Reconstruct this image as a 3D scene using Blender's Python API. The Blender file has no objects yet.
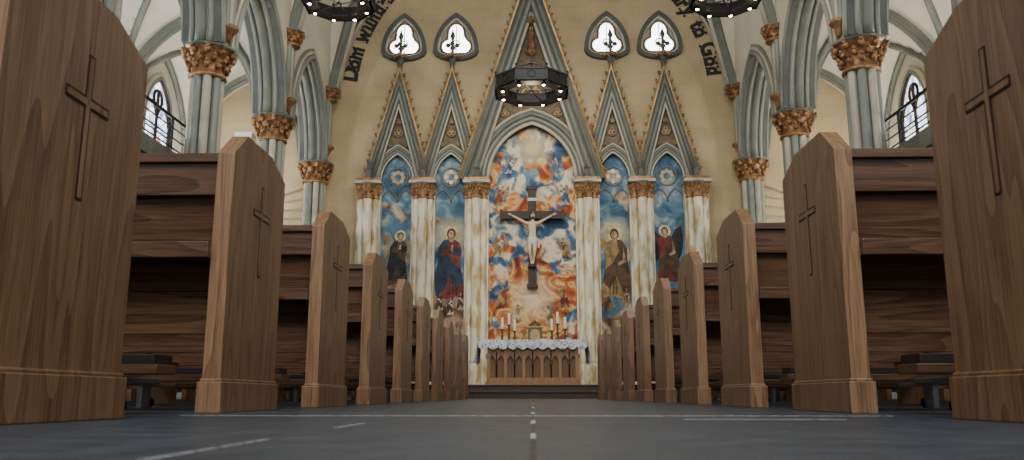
import bpy, bmesh, math, random
from mathutils import Vector, Matrix
random.seed(4)
sc = bpy.context.scene
COL = sc.collection
pi = math.pi

# ---------------------------------------------------------------- materials
def newmat(name):
    m = bpy.data.materials.new(name); m.use_nodes = True
    nt = m.node_tree
    return m, nt, nt.nodes['Principled BSDF']
def N(nt, t, **kw):
    n = nt.nodes.new(t)
    for k, v in kw.items():
        if k in n.inputs: n.inputs[k].default_value = v
        else: setattr(n, k, v)
    return n
def ramp(nt, stops):
    r = nt.nodes.new('ShaderNodeValToRGB'); e = r.color_ramp.elements
    while len(e) < len(stops): e.new(0.5)
    for i, (p, c) in enumerate(stops):
        e[i].position = p; e[i].color = (*c, 1)
    return r
def coords(nt, scale=(1, 1, 1), rnd=False):
    tc = nt.nodes.new('ShaderNodeTexCoord')
    mp = nt.nodes.new('ShaderNodeMapping'); mp.inputs['Scale'].default_value = scale
    src = tc.outputs['Object']
    if rnd:
        oi = nt.nodes.new('ShaderNodeObjectInfo')
        mu = N(nt, 'ShaderNodeMath', operation='MULTIPLY'); mu.inputs[1].default_value = 37.0
        nt.links.new(oi.outputs['Random'], mu.inputs[0])
        ad = N(nt, 'ShaderNodeVectorMath', operation='ADD')
        nt.links.new(src, ad.inputs[0]); nt.links.new(mu.outputs[0], ad.inputs[1])
        src = ad.outputs[0]
    nt.links.new(src, mp.inputs['Vector'])
    return mp.outputs['Vector']
def noisy(name, c1, c2, scale=6, rough=0.6, metal=0, bump=0.0, detail=6, lo=.3, hi=.7, stretch=(1, 1, 1)):
    m, nt, b = newmat(name)
    v = coords(nt, stretch)
    n = N(nt, 'ShaderNodeTexNoise', Scale=scale, Detail=detail)
    nt.links.new(v, n.inputs['Vector'])
    r = ramp(nt, [(lo, c1), (hi, c2)])
    nt.links.new(n.outputs['Fac'], r.inputs[0]); nt.links.new(r.outputs[0], b.inputs['Base Color'])
    b.inputs['Roughness'].default_value = rough; b.inputs['Metallic'].default_value = metal
    if bump:
        bp = N(nt, 'ShaderNodeBump', Strength=bump, Distance=0.02)
        nt.links.new(n.outputs['Fac'], bp.inputs['Height']); nt.links.new(bp.outputs[0], b.inputs['Normal'])
    return m
def wood(name, axis, c0, c1, c2, rough=0.38, rnd=True, rings=15):
    m, nt, b = newmat(name)
    s = {'z': (6, 6, .6), 'x': (.6, 6, 6), 'y': (6, .6, 6)}[axis]
    v = coords(nt, s, rnd)
    n1 = N(nt, 'ShaderNodeTexNoise', Scale=.8, Detail=2, Distortion=.4)
    nt.links.new(v, n1.inputs['Vector'])
    mu = N(nt, 'ShaderNodeMath', operation='MULTIPLY'); mu.inputs[1].default_value = rings
    nt.links.new(n1.outputs['Fac'], mu.inputs[0])
    fr = N(nt, 'ShaderNodeMath', operation='FRACT')
    nt.links.new(mu.outputs[0], fr.inputs[0])
    s2 = {'z': (150, 150, 5), 'x': (5, 150, 150), 'y': (150, 5, 150)}[axis]
    v2 = coords(nt, s2, rnd)
    n2 = N(nt, 'ShaderNodeTexNoise', Scale=1.6, Detail=5)
    nt.links.new(v2, n2.inputs['Vector'])
    mx = N(nt, 'ShaderNodeMix', data_type='FLOAT'); mx.inputs[0].default_value = .76
    nt.links.new(fr.outputs[0], mx.inputs[2]); nt.links.new(n2.outputs['Fac'], mx.inputs[3])
    r = ramp(nt, [(.26, c0), (.5, c1), (.76, c2)])
    nt.links.new(mx.outputs[0], r.inputs[0]); nt.links.new(r.outputs[0], b.inputs['Base Color'])
    b.inputs['Roughness'].default_value = rough
    bp = N(nt, 'ShaderNodeBump', Strength=.12, Distance=.003)
    nt.links.new(n2.outputs['Fac'], bp.inputs['Height']); nt.links.new(bp.outputs[0], b.inputs['Normal'])
    return m
def plain(name, c, rough=.5, metal=0, emit=None, es=0):
    m, nt, b = newmat(name)
    n = N(nt, 'ShaderNodeTexNoise', Scale=20, Detail=2)
    r = ramp(nt, [(.3, tuple(x * .85 for x in c)), (.7, c)])
    nt.links.new(n.outputs['Fac'], r.inputs[0]); nt.links.new(r.outputs[0], b.inputs['Base Color'])
    b.inputs['Roughness'].default_value = rough; b.inputs['Metallic'].default_value = metal
    if emit:
        b.inputs['Emission Color'].default_value = (*emit, 1); b.inputs['Emission Strength'].default_value = es
    return m

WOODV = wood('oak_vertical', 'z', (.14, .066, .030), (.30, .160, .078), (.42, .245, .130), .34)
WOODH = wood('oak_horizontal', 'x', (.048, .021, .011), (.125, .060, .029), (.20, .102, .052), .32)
WOODG = plain('groove_dark', (.045, .018, .008), .7)
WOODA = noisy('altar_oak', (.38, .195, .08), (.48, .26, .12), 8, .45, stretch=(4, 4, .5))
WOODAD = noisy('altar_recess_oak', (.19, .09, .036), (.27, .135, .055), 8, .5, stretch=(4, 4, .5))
STEPW = wood('step_wood', 'x', (.03, .018, .010), (.07, .042, .022), (.11, .065, .035), .4)
BLACK = plain('black_iron', (.010, .010, .012), .5, .4)
STEEL = plain('bracket_steel', (.35, .36, .38), .35, .8)
RIB = noisy('rib_grey_green', (.125, .138, .118), (.19, .205, .172), 3, .6, bump=.05)
RIBD = noisy('rib_slate', (.070, .077, .070), (.11, .118, .106), 3, .6, bump=.05)
RIBL = noisy('rib_cream', (.40, .37, .29), (.54, .50, .39), 3, .6)
SHAFT = noisy('shaft_grey', (.18, .20, .175), (.28, .30, .255), 2, .45, stretch=(1, 1, .3))
GOLD = noisy('capital_gold', (.12, .048, .022), (.47, .26, .11), 9, .45, .3, bump=.3)
GOLDL = noisy('gilt_light', (.36, .22, .09), (.62, .43, .19), 9, .4, .35)
MARB = noisy('cream_marble', (.50, .37, .16), (.86, .80, .62), 2.6, .3, detail=10, lo=.36, hi=.54, stretch=(2.5, 2.5, .8))
VAULT = noisy('vault_plaster', (.62, .57, .45), (.72, .67, .55), 1.5, .8)
AISLEW = noisy('aisle_plaster', (.68, .64, .54), (.78, .74, .64), 1.2, .8)
TRAC = noisy('tracery_brown', (.075, .055, .035), (.22, .15, .08), 12, .6, bump=.3)
WHITE = plain('white_enamel', (.8, .8, .78), .4)
BOOKR = plain('hymnal_red', (.12, .02, .02), .5)
PAGE = plain('book_pages', (.75, .72, .62), .7)
CUSH = plain('kneeler_vinyl', (.03, .018, .015), .5)
BULB = plain('lamp_glow', (1, .9, .7), .3, 0, (1.0, .82, .55), 30)
CANDLE = plain('candle_wax', (.92, .90, .84), .5)
BRASS = plain('brass', (.42, .30, .13), .4, .5)
BRONZE = plain('aged_bronze', (.16, .10, .045), .4, .5)
SKIN = plain('corpus_ivory', (.76, .60, .42), .45)
CLOTHW = plain('loincloth', (.80, .76, .66), .6)
CROSSW = wood('cross_wood', 'z', (.012, .005, .003), (.032, .012, .006), (.06, .025, .012), .5, False)
TEXTM = plain('inscription_black', (.02, .018, .02), .6)
TAPE_SHINE = noisy('floor_tape_and_shine', (.12, .13, .14), (.60, .62, .64), 60, .5, lo=.35, hi=.55)  # tape dashes, and pale strips painted as floor shine

def wallmat():
    m, nt, b = newmat('sanctuary_plaster')
    v = coords(nt)
    sx = N(nt, 'ShaderNodeSeparateXYZ'); nt.links.new(v, sx.inputs[0])
    cx = N(nt, 'ShaderNodeCombineXYZ')
    nt.links.new(sx.outputs[0], cx.inputs[0]); nt.links.new(sx.outputs[2], cx.inputs[1])
    br = N(nt, 'ShaderNodeTexBrick', Scale=1.0)
    br.inputs['Brick Width'].default_value = .62; br.inputs['Row Height'].default_value = .3
    br.inputs['Mortar Size'].default_value = .006; br.inputs['Mortar Smooth'].default_value = .5
    br.inputs['Color1'].default_value = (.60, .48, .295, 1); br.inputs['Color2'].default_value = (.575, .46, .28, 1)
    br.inputs['Mortar'].default_value = (.50, .39, .23, 1)
    nt.links.new(cx.outputs[0], br.inputs['Vector'])
    n = N(nt, 'ShaderNodeTexNoise', Scale=1.1, Detail=8); nt.links.new(v, n.inputs['Vector'])
    r = ramp(nt, [(.3, (.76, .74, .69)), (.65, (1.04, 1.03, 1.0))]); nt.links.new(n.outputs['Fac'], r.inputs[0])
    mx = N(nt, 'ShaderNodeMix', data_type='RGBA', blend_type='MULTIPLY'); mx.inputs[0].default_value = 1
    nt.links.new(br.outputs['Color'], mx.inputs[6]); nt.links.new(r.outputs[0], mx.inputs[7])
    nt.links.new(mx.outputs[2], b.inputs['Base Color']); b.inputs['Roughness'].default_value = .75
    return m
WALLM = wallmat()

def floormat():
    m, nt, b = newmat('slate_floor')
    v = coords(nt)
    br = N(nt, 'ShaderNodeTexBrick', Scale=1.0)
    br.offset = 0.0
    br.inputs['Brick Width'].default_value = .62; br.inputs['Row Height'].default_value = .62
    br.inputs['Mortar Size'].default_value = .003
    br.inputs['Color1'].default_value = (.058, .070, .086, 1); br.inputs['Color2'].default_value = (.050, .061, .076, 1)
    br.inputs['Mortar'].default_value = (.025, .029, .034, 1)
    nt.links.new(v, br.inputs['Vector'])
    n = N(nt, 'ShaderNodeTexNoise', Scale=14, Detail=12); nt.links.new(v, n.inputs['Vector'])
    r = ramp(nt, [(.3, (.65, .65, .66)), (.7, (1.25, 1.25, 1.25))]); nt.links.new(n.outputs['Fac'], r.inputs[0])
    mx = N(nt, 'ShaderNodeMix', data_type='RGBA', blend_type='MULTIPLY'); mx.inputs[0].default_value = 1
    nt.links.new(br.outputs['Color'], mx.inputs[6]); nt.links.new(r.outputs[0], mx.inputs[7])
    nt.links.new(mx.outputs[2], b.inputs['Base Color'])
    r2 = ramp(nt, [(.3, (.36, .36, .36)), (.7, (.48, .48, .48))]); nt.links.new(n.outputs['Fac'], r2.inputs[0])
    nt.links.new(r2.outputs[0], b.inputs['Roughness'])
    n3 = N(nt, 'ShaderNodeTexNoise', Scale=45, Detail=5); nt.links.new(v, n3.inputs['Vector'])
    bp = N(nt, 'ShaderNodeBump', Strength=.2, Distance=.002)
    nt.links.new(n3.outputs['Fac'], bp.inputs['Height']); nt.links.new(bp.outputs[0], b.inputs['Normal'])
    b.inputs['Specular IOR Level'].default_value = .35
    return m
FLOORM = floormat()

def lacemat():
    m, nt, b = newmat('altar_lace')
    v = coords(nt)
    vo = N(nt, 'ShaderNodeTexVoronoi', Scale=12); nt.links.new(v, vo.inputs['Vector'])
    r = ramp(nt, [(.14, (.10, .18, .32)), (.26, (.90, .92, .96)), (.55, (.90, .92, .96)), (.7, (.45, .52, .62))])
    nt.links.new(vo.outputs['Distance'], r.inputs[0]); nt.links.new(r.outputs[0], b.inputs['Base Color'])
    b.inputs['Roughness'].default_value = .8
    return m
LACE = lacemat()
LINEN = plain('linen_white', (.88, .89, .91), .8)

def muralmat(name, kind):
    m, nt, b = newmat(name)
    v = coords(nt)
    n = N(nt, 'ShaderNodeTexNoise', Scale=1.9, Detail=9, Distortion=1.2); nt.links.new(v, n.inputs['Vector'])
    n2 = N(nt, 'ShaderNodeTexNoise', Scale=2.5, Detail=9, Distortion=.9)
    mp = N(nt, 'ShaderNodeMapping'); mp.inputs['Location'].default_value = (9, 3, 5)
    nt.links.new(v, mp.inputs[0]); nt.links.new(mp.outputs[0], n2.inputs['Vector'])
    n3 = N(nt, 'ShaderNodeTexNoise', Scale=1.3, Detail=4, Distortion=.5)
    nt.links.new(mp.outputs[0], n3.inputs['Vector'])
    if kind == 'c':
        A = ramp(nt, [(.30, (.08, .012, .008)), (.42, (.40, .075, .02)), (.50, (.66, .25, .055)), (.55, (.82, .60, .28)), (.60, (.62, .22, .055)), (.72, (.22, .035, .015))])
        B = ramp(nt, [(.32, (.015, .04, .10)), (.44, (.05, .13, .26)), (.51, (.20, .31, .40)), (.56, (.80, .68, .44)), (.65, (.86, .76, .54)), (.76, (.10, .17, .28))])
    else:
        A = ramp(nt, [(.30, (.06, .03, .02)), (.43, (.22, .11, .06)), (.53, (.44, .31, .20)), (.66, (.68, .60, .47))])
        B = ramp(nt, [(.30, (.02, .055, .11)), (.44, (.055, .14, .24)), (.56, (.13, .26, .37)), (.68, (.46, .50, .48))])
    nt.links.new(n.outputs['Fac'], A.inputs[0]); nt.links.new(n2.outputs['Fac'], B.inputs[0])
    sx = N(nt, 'ShaderNodeSeparateXYZ'); nt.links.new(v, sx.inputs[0])
    mr = N(nt, 'ShaderNodeMapRange'); mr.inputs[1].default_value = 1.2 if kind == 'c' else 1.9
    mr.inputs[2].default_value = 7.2 if kind == 'c' else 3.4
    nt.links.new(sx.outputs[2], mr.inputs[0])
    ad = N(nt, 'ShaderNodeMath', operation='ADD'); nt.links.new(mr.outputs[0], ad.inputs[0])
    s3 = N(nt, 'ShaderNodeMapRange'); s3.inputs[1].default_value = .35; s3.inputs[2].default_value = .65
    s3.inputs[3].default_value = -.6; s3.inputs[4].default_value = .6
    nt.links.new(n3.outputs['Fac'], s3.inputs[0]); nt.links.new(s3.outputs[0], ad.inputs[1])
    st = N(nt, 'ShaderNodeMapRange'); st.inputs[1].default_value = .42; st.inputs[2].default_value = .56
    nt.links.new(ad.outputs[0], st.inputs[0])
    mx = N(nt, 'ShaderNodeMix', data_type='RGBA')
    nt.links.new(st.outputs[0], mx.inputs[0]); nt.links.new(A.outputs[0], mx.inputs[6]); nt.links.new(B.outputs[0], mx.inputs[7])
    out = mx.outputs[2]
    glows = ((0, 2.35, .65, (.98, .84, .58)), (0, 6.1, .6, (.92, .76, .42))) if kind == 'c' else ((-1.98, 3.9, .55, (.85, .72, .36)), (2.0, 3.9, .5, (.8, .66, .34)))
    for (cxx, cz, rad, colr) in glows:
        sb = N(nt, 'ShaderNodeVectorMath', operation='DISTANCE')
        sc1 = N(nt, 'ShaderNodeVectorMath', operation='MULTIPLY'); sc1.inputs[1].default_value = (1, 0, 1)
        nt.links.new(v, sc1.inputs[0]); nt.links.new(sc1.outputs[0], sb.inputs[0]); sb.inputs[1].default_value = (cxx, 0, cz)
        g = N(nt, 'ShaderNodeMapRange'); g.inputs[1].default_value = .1; g.inputs[2].default_value = rad
        g.inputs[3].default_value = .8; g.inputs[4].default_value = 0
        nt.links.new(sb.outputs['Value'], g.inputs[0])
        m2 = N(nt, 'ShaderNodeMix', data_type='RGBA'); nt.links.new(g.outputs[0], m2.inputs[0])
        nt.links.new(out, m2.inputs[6]); m2.inputs[7].default_value = (*colr, 1); out = m2.outputs[2]
    nt.links.new(out, b.inputs['Base Color']); b.inputs['Roughness'].default_value = .7
    return m
MURC = muralmat('mural_paint_clouds', 'c'); MURS = muralmat('mural_paint_sky', 's')

def glassmat(name, strength, blue):
    m, nt, b = newmat(name)
    v = coords(nt)
    vo = N(nt, 'ShaderNodeTexVoronoi', Scale=7); nt.links.new(v, vo.inputs['Vector'])
    if blue: r = ramp(nt, [(0, (.02, .05, .16)), (.35, (.35, .50, .75)), (.5, (.9, .92, .95)), (.72, (.25, .10, .08)), (.85, (.75, .85, 1))])
    else: r = ramp(nt, [(0, (.75, .8, .8)), (.5, (1, 1, .97)), (1, (.85, .95, 1))])
    nt.links.new(vo.outputs['Color'], r.inputs[0])
    nt.links.new(r.outputs[0], b.inputs['Emission Color']); b.inputs['Emission Strength'].default_value = strength
    nt.links.new(r.outputs[0], b.inputs['Base Color'])
    return m
GLASSW = glassmat('clear_glass', 8, False); GLASSB = glassmat('stained_glass', 3.2, True)

# ---------------------------------------------------------------- mesh builder
class MB:
    def __init__(s): s.v = []; s.f = []; s.m = []; s.sm = []; s.mats = []
    def mi(s, mat):
        if mat not in s.mats: s.mats.append(mat)
        return s.mats.index(mat)
    def add(s, vs, fs, mat, smooth=False):
        o = len(s.v); k = s.mi(mat)
        s.v += [tuple(x) for x in vs]
        for f in fs:
            s.f.append([i + o for i in f]); s.m.append(k); s.sm.append(smooth)
    def box(s, x0, x1, y0, y1, z0, z1, mat):
        vs = [(x, y, z) for z in (z0, z1) for y in (y0, y1) for x in (x0, x1)]
        s.add(vs, [(0, 1, 3, 2), (4, 5, 7, 6), (0, 1, 5, 4), (2, 3, 7, 6), (0, 2, 6, 4), (1, 3, 7, 5)], mat)
    def prism(s, fr, poly, w0, w1, mat, smooth=False):
        O, U, V, W = fr; n = len(poly)
        vs = [O + U * a + V * b + W * w for w in (w0, w1) for a, b in poly]
        fs = [list(range(n)), list(range(2 * n - 1, n - 1, -1))]
        s.add(vs, fs, mat)
        s.add(vs, [(i, (i + 1) % n, n + (i + 1) % n, n + i) for i in range(n)], mat, smooth)
    def sweep(s, fr, path, prof, mat, smooth=False, closed=False):
        O, U, V, W = fr; n = len(path); k = len(prof); vs = []
        for i, (a, b) in enumerate(path):
            def nrm(p, q):
                d = Vector((q[0] - p[0], q[1] - p[1])); d.normalize(); return Vector((-d.y, d.x))
            if closed: n1 = nrm(path[i - 1], path[i]); n2 = nrm(path[i], path[(i + 1) % n])
            else:
                n1 = nrm(path[i - 1], path[i]) if i else None
                n2 = nrm(path[i], path[i + 1]) if i < n - 1 else None
                n1 = n1 or n2; n2 = n2 or n1
            nn = (n1 + n2).normalized(); sc_ = 1 / max(.2, nn.dot(n1)); nn *= sc_
            for r, d in prof: vs.append(O + U * (a + nn.x * r) + V * (b + nn.y * r) + W * d)
        fs = []
        for i in range(n if closed else n - 1):
            j = (i + 1) % n
            for q in range(k):
                fs.append((i * k + q, i * k + (q + 1) % k, j * k + (q + 1) % k, j * k + q))
        if not closed: fs += [list(range(k)), list(range((n - 1) * k, n * k))]
        s.add(vs, fs, mat, smooth)
    def lathe(s, c, prof, n, mat, smooth=True):
        vs = []
        for r, z in prof:
            for i in range(n):
                a = 2 * pi * i / n
                vs.append((c[0] + r * math.cos(a), c[1] + r * math.sin(a), c[2] + z))
        fs = []
        for j in range(len(prof) - 1):
            for i in range(n):
                fs.append((j * n + i, j * n + (i + 1) % n, (j + 1) * n + (i + 1) % n, (j + 1) * n + i))
        s.add(vs, fs, mat, smooth)
        s.add(vs, [list(range(n)), list(range((len(prof) - 1) * n, len(prof) * n))], mat)
    def ball(s, c, r, mat, n=8, k=5):
        if not hasattr(r, '__len__'): r = (r, r, r)
        vs = [(c[0], c[1], c[2] - r[2])]
        for j in range(1, k):
            t = -pi / 2 + pi * j / k
            for i in range(n):
                a = 2 * pi * i / n
                vs.append((c[0] + r[0] * math.cos(t) * math.cos(a), c[1] + r[1] * math.cos(t) * math.sin(a), c[2] + r[2] * math.sin(t)))
        vs.append((c[0], c[1], c[2] + r[2])); L = len(vs) - 1; fs = []
        for i in range(n):
            fs.append((0, 1 + i, 1 + (i + 1) % n)); fs.append((L, L - n + i, L - n + (i + 1) % n))
        for j in range(k - 2):
            for i in range(n):
                fs.append((1 + j * n + i, 1 + j * n + (i + 1) % n, 1 + (j + 1) * n + (i + 1) % n, 1 + (j + 1) * n + i))
        s.add(vs, fs, mat, True)
    def tube(s, pts, r, mat, n=8):
        pts = [Vector(p) for p in pts]; vs = []
        for i, p in enumerate(pts):
            t = (pts[min(i + 1, len(pts) - 1)] - pts[max(i - 1, 0)]).normalized()
            ref = Vector((0, 0, 1)) if abs(t.z) < .95 else Vector((0, 1, 0))
            a = t.cross(ref).normalized(); b = a.cross(t)
            rr = r[i] if hasattr(r, '__len__') else r
            for q in range(n):
                an = 2 * pi * q / n
                vs.append(p + a * math.cos(an) * rr + b * math.sin(an) * rr)
        fs = []
        for i in range(len(pts) - 1):
            for q in range(n):
                fs.append((i * n + q, i * n + (q + 1) % n, (i + 1) * n + (q + 1) % n, (i + 1) * n + q))
        s.add(vs, fs, mat, True)
        s.add(vs, [list(range(n)), list(range((len(pts) - 1) * n, len(pts) * n))], mat)
    def mesh(s, name):
        me = bpy.data.meshes.new(name); me.from_pydata(s.v, [], s.f)
        for m in s.mats: me.materials.append(m)
        for p, k, sm in zip(me.polygons, s.m, s.sm): p.material_index = k; p.use_smooth = sm
        bm = bmesh.new(); bm.from_mesh(me); bmesh.ops.recalc_face_normals(bm, faces=bm.faces); bm.to_mesh(me); bm.free()
        return me
    def build(s, name, parent=None, bevel=0, loc=None):
        ob = bpy.data.objects.new(name, s.mesh(name)); COL.objects.link(ob)
        if parent: ob.parent = parent
        if loc: ob.location = loc
        if bevel:
            b = ob.modifiers.new('bevel', 'BEVEL'); b.width = bevel; b.segments = 2; b.limit_method = 'ANGLE'; b.angle_limit = .6
        return ob
def empty(name, loc=(0, 0, 0)):
    e = bpy.data.objects.new(name, None); e.location = loc; COL.objects.link(e); return e
V3 = Vector
def front(x, y, z): return (V3((x, y, z)), V3((1, 0, 0)), V3((0, 0, 1)), V3((0, -1, 0)))
def side(x, y, z, inward): return (V3((x, y, z)), V3((0, 1, 0)), V3((0, 0, 1)), V3((inward, 0, 0)))
def pointed(h, rise, n=10):
    cx = (rise * rise - h * h) / (2 * h); R = h + cx
    a1 = math.atan2(rise, -cx)
    pts = []
    for i in range(n + 1):
        a = pi + (a1 - pi) * i / n
        pts.append((cx + R * math.cos(a), R * math.sin(a)))
    return pts + [(-x, y) for x, y in reversed(pts[:-1])]
def ph(t, h, rise):
    cx = (rise * rise - h * h) / (2 * h); R = h + cx
    return math.sqrt(max(0, R * R - (abs(t) + cx) ** 2))
def circ(r, n=20, cx=0, cy=0): return [(cx + r * math.cos(-2 * pi * i / n), cy + r * math.sin(-2 * pi * i / n)) for i in range(n)]
def rollprof(r0, d0, rad, n=8): return [(r0 + rad * math.cos(2 * pi * i / n), d0 + rad * math.sin(2 * pi * i / n)) for i in range(n)]
def rect(r0, r1, d0, d1): return [(r0, d0), (r1, d0), (r1, d1), (r0, d1)]

# ---------------------------------------------------------------- room shell
YW = 20.0; Y0 = -4.5; NX = 5.05; AX = 8.6; BAY = 3.42
cols_y = [19.55 - BAY * i for i in range(8)]
mb = MB(); mb.box(-AX, AX, Y0, YW + .3, -.12, 0, FLOORM); mb.build('floor')
mb = MB(); mb.box(-AX - .3, AX + .3, YW, YW + .3, 0, 13.2, WALLM); mb.build('wall_back')
for sx, nm in ((-1, 'left'), (1, 'right')):
    mb = MB(); mb.box(min(sx * AX, sx * (AX + .3)), max(sx * AX, sx * (AX + .3)), Y0, YW, 0, 9.5, AISLEW); mb.build('wall_' + nm)
mb = MB(); mb.box(-4.6, 4.6, 13.0, 19.2, 0, .11, STEPW); mb.box(-4.6, 4.6, 12.97, 13.05, .085, .115, STEPW)
mb.box(-4.5, 4.5, 14.2, 19.2, .11, .225, STEPW); mb.box(-4.5, 4.5, 14.17, 14.25, .2, .225, STEPW)
mb.build('sanctuary_steps', bevel=.006)

# arcade walls w/ arches
SPR = 5.62; AH = 1.36; AR = 2.0
for sx, nm in ((-1, 'left'), (1, 'right')):
    mb = MB(); tr = MB()
    p = pointed(AH, AR, 12)
    for i, cy in enumerate(cols_y[:-1]):
        mid = cy - BAY / 2
        fr = side(sx * (NX + .25), mid, SPR, -sx)
        top = 13.0 - SPR
        pp = [(-BAY / 2, 0)] + p + [(BAY / 2, 0)]
        for a, b in zip(pp[:-1], pp[1:]):
            mb.prism(fr, [a, b, (b[0] + (1e-4 if b[0] == a[0] else 0), top), (a[0], top)], -.25, .25, VAULT)
        for w, sg in ((.25, 1), (-.25, -1)):
            tr.sweep(fr, p, rect(-.02, .12, w - sg * .05, w + sg * .06), RIBD)
            tr.sweep(fr, p, rollprof(.15, w + sg * .03, .045), RIBL, True)
            tr.sweep(fr, p, rollprof(.05, w + sg * .06, .05), SHAFT, True)
            tr.sweep(fr, p, rect(.19, .25, w - sg * .03, w + sg * .05), RIB)
        tr.sweep(fr, p, rollprof(-.05, 0, .09), RIB, True)
        tr.sweep(fr, p, rollprof(-.02, .15, .05), SHAFT, True)
        tr.sweep(fr, p, rollprof(-.02, -.15, .05), SHAFT, True)
    mb.build('wall_arcade_' + nm)
    tr.build('trim_arcade_' + nm)

# columns
def capital(mb, c, r, h, mat=GOLD, ab=RIB):
    mb.lathe(c, [(r * .98, 0), (r * 1.12, .02 * h), (r * 1.12, .1 * h), (r * .95, .14 * h), (r * 1.0, .4 * h), (r * 1.15, .65 * h), (r * 1.45, .84 * h), (r * 1.5, .86 * h)], 16, mat)
    for row, (zz, rr, n, s) in enumerate(((.34, 1.12, 10, .17), (.52, 1.2, 10, .17), (.72, 1.42, 10, .2))):
        for i in range(n):
            a = 2 * pi * (i + .5 * (row % 2)) / n
            cx, cy = c[0] + math.cos(a) * r * rr, c[1] + math.sin(a) * r * rr
            mb.ball((cx, cy, c[2] + zz * h), (r * s * 1.1, r * s * 1.1, h * .11), mat, 7, 4)
            mb.ball((c[0] + math.cos(a) * r * (rr + .15), c[1] + math.sin(a) * r * (rr + .15), c[2] + (zz + .09) * h), (r * s * .7,) * 2 + (h * .06,), mat, 6, 4)
    mb.lathe((c[0], c[1], c[2] + .86 * h), [(r * 1.5, 0), (r * 1.62, .04 * h), (r * 1.62, .1 * h), (r * 1.5, .14 * h)], 8, ab, False)
mb = MB()
mb.lathe((0, 0, 0), [(.42, 0), (.42, .25), (.36, .3), (.38, .36), (.33, .42), (.30, .46)], 16, SHAFT)
mb.lathe((0, 0, .4), [(.19, 0), (.19, 4.75)], 16, RIBD)
for i in range(8):
    a = 2 * pi * i / 8 + pi / 8
    mb.lathe((math.cos(a) * .20, math.sin(a) * .20, .4), [(.07, 0), (.07, 4.75)], 10, SHAFT if i % 2 else RIBL)
capital(mb, (0, 0, 5.1), .27, .55)
colmesh = mb.mesh('arcade_column')
for sx in (-1, 1):
    for cy in cols_y:
        o = bpy.data.objects.new('arcade_column', colmesh); o.location = (sx * (NX + .25), cy, 0); COL.objects.link(o)
mb = MB()
for i in (-1, 0, 1):
    mb.lathe((i * .12, 0, 0), [(.055, 0), (.055, 1.35)], 10, SHAFT if i else RIBL)
mb.lathe((0, 0, -.3), [(.0, 0), (.05, .08), (.10, .2), (.16, .26), (.17, .3), (.15, .34)], 10, GOLD)
capital(mb, (0, 0, 1.3), .17, .38)
wsm = mb.mesh('wall_shaft')
for sx in (-1, 1):
    for cy in cols_y:
        o = bpy.data.objects.new('trim_wall_shaft', wsm); o.location = (sx * (NX - .04), cy - (.12 if cy > 19 else 0), 6.0); o.rotation_euler = (0, 0, pi / 2); o.scale = (1, 1, .9); COL.objects.link(o)

# vaults
def vault(mb, x0, x1, zs, rise, hn, ys, mat, n=20):
    xm = (x0 + x1) / 2; h = (x1 - x0) / 2
    for (ya, yb) in ys:
        vs = []; ym = (ya + yb) / 2
        for j in range(n + 1):
            for i in range(n + 1):
                u = -1 + 2 * i / n; v = -1 + 2 * j / n
                z = zs + rise * max(ph(u * hn[0], hn[0], hn[1]), ph(v * hn[0], hn[0], hn[1])) / hn[1]
                vs.append((xm + u * h, ym + v * (yb - ya) / 2, z))
        mb.add(vs, [(j * (n + 1) + i, j * (n + 1) + i + 1, (j + 1) * (n + 1) + i + 1, (j + 1) * (n + 1) + i) for j in range(n) for i in range(n)], mat, False)
def vribs(mb, x0, x1, zs, rise, hn, ys, r, mat, mat2):
    xm = (x0 + x1) / 2; h = (x1 - x0) / 2; n = 20
    for (ya, yb) in ys:
        for sg in (-1, 1):
            pts = []
            for i in range(n + 1):
                u = -1 + 2 * i / n
                pts.append((xm + u * h, (ya + yb) / 2 + sg * u * (yb - ya) / 2, zs + rise * ph(u * hn[0], hn[0], hn[1]) / hn[1] - r * .5))
            mb.tube(pts, r, mat, 8)
        pth = [(u * h, rise * ph(u * hn[0], hn[0], hn[1]) / hn[1]) for u in [-1 + 2 * i / 24 for i in range(25)]]
        fr = front(xm, yb, zs)
        mb.sweep(fr, pth, rect(-.16 * r / .09, .02, -.12, .12), mat)
        mb.sweep(fr, pth, rollprof(-.16 * r / .09, 0, r * .8), mat2, True)
        mb.ball((xm, (ya + yb) / 2, zs + rise - .08), (.22, .22, .12), GOLD)
bays = [(c - BAY, c) for c in cols_y[:-1]]
mb = MB(); vault(mb, -NX, NX, 7.55, 4.8, (5.05, 4.8), bays + [(cols_y[0], cols_y[0] + BAY)], VAULT); mb.build('ceiling')
mb = MB(); vribs(mb, -NX, NX, 7.55, 4.8, (5.05, 4.8), bays, .09, RIB, RIBL)
pth = pointed(NX - .02, 4.8, 16); fr = front(0, YW, 7.5)
mb.sweep(fr, pth, rect(-.14, .05, 0, .16), RIBD); mb.sweep(fr, pth, rollprof(-.15, .08, .05), RIBL, True)
mb.build('trim_nave_ribs')
for sx, nm in ((-1, 'left'), (1, 'right')):
    x0, x1 = sorted((sx * (NX + .5), sx * AX))
    mb = MB(); vault(mb, x0, x1, 5.62, 2.35, (1.5, 2.2), bays + [(cols_y[0], cols_y[0] + BAY)], AISLEW); mb.build('ceiling_aisle_' + nm)
    mb = MB(); vribs(mb, x0, x1, 5.62, 2.35, (1.5, 2.2), bays, .07, RIB, RIB)
    for cy in cols_y[:-1]:
        fr = side(sx * AX, cy - BAY / 2, 5.62, -sx)
        mb.sweep(fr, pointed(BAY / 2 - .05, 2.3, 10), rollprof(-.03, .05, .07), RIB, True)
        mb.lathe((sx * (AX - .05), cy, 0), [(.13, 0), (.13, 5.4)], 10, SHAFT)
        capital(mb, (sx * (AX - .05), cy, 5.3), .15, .35)
    mb.build('trim_aisle_ribs_' + nm)

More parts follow.
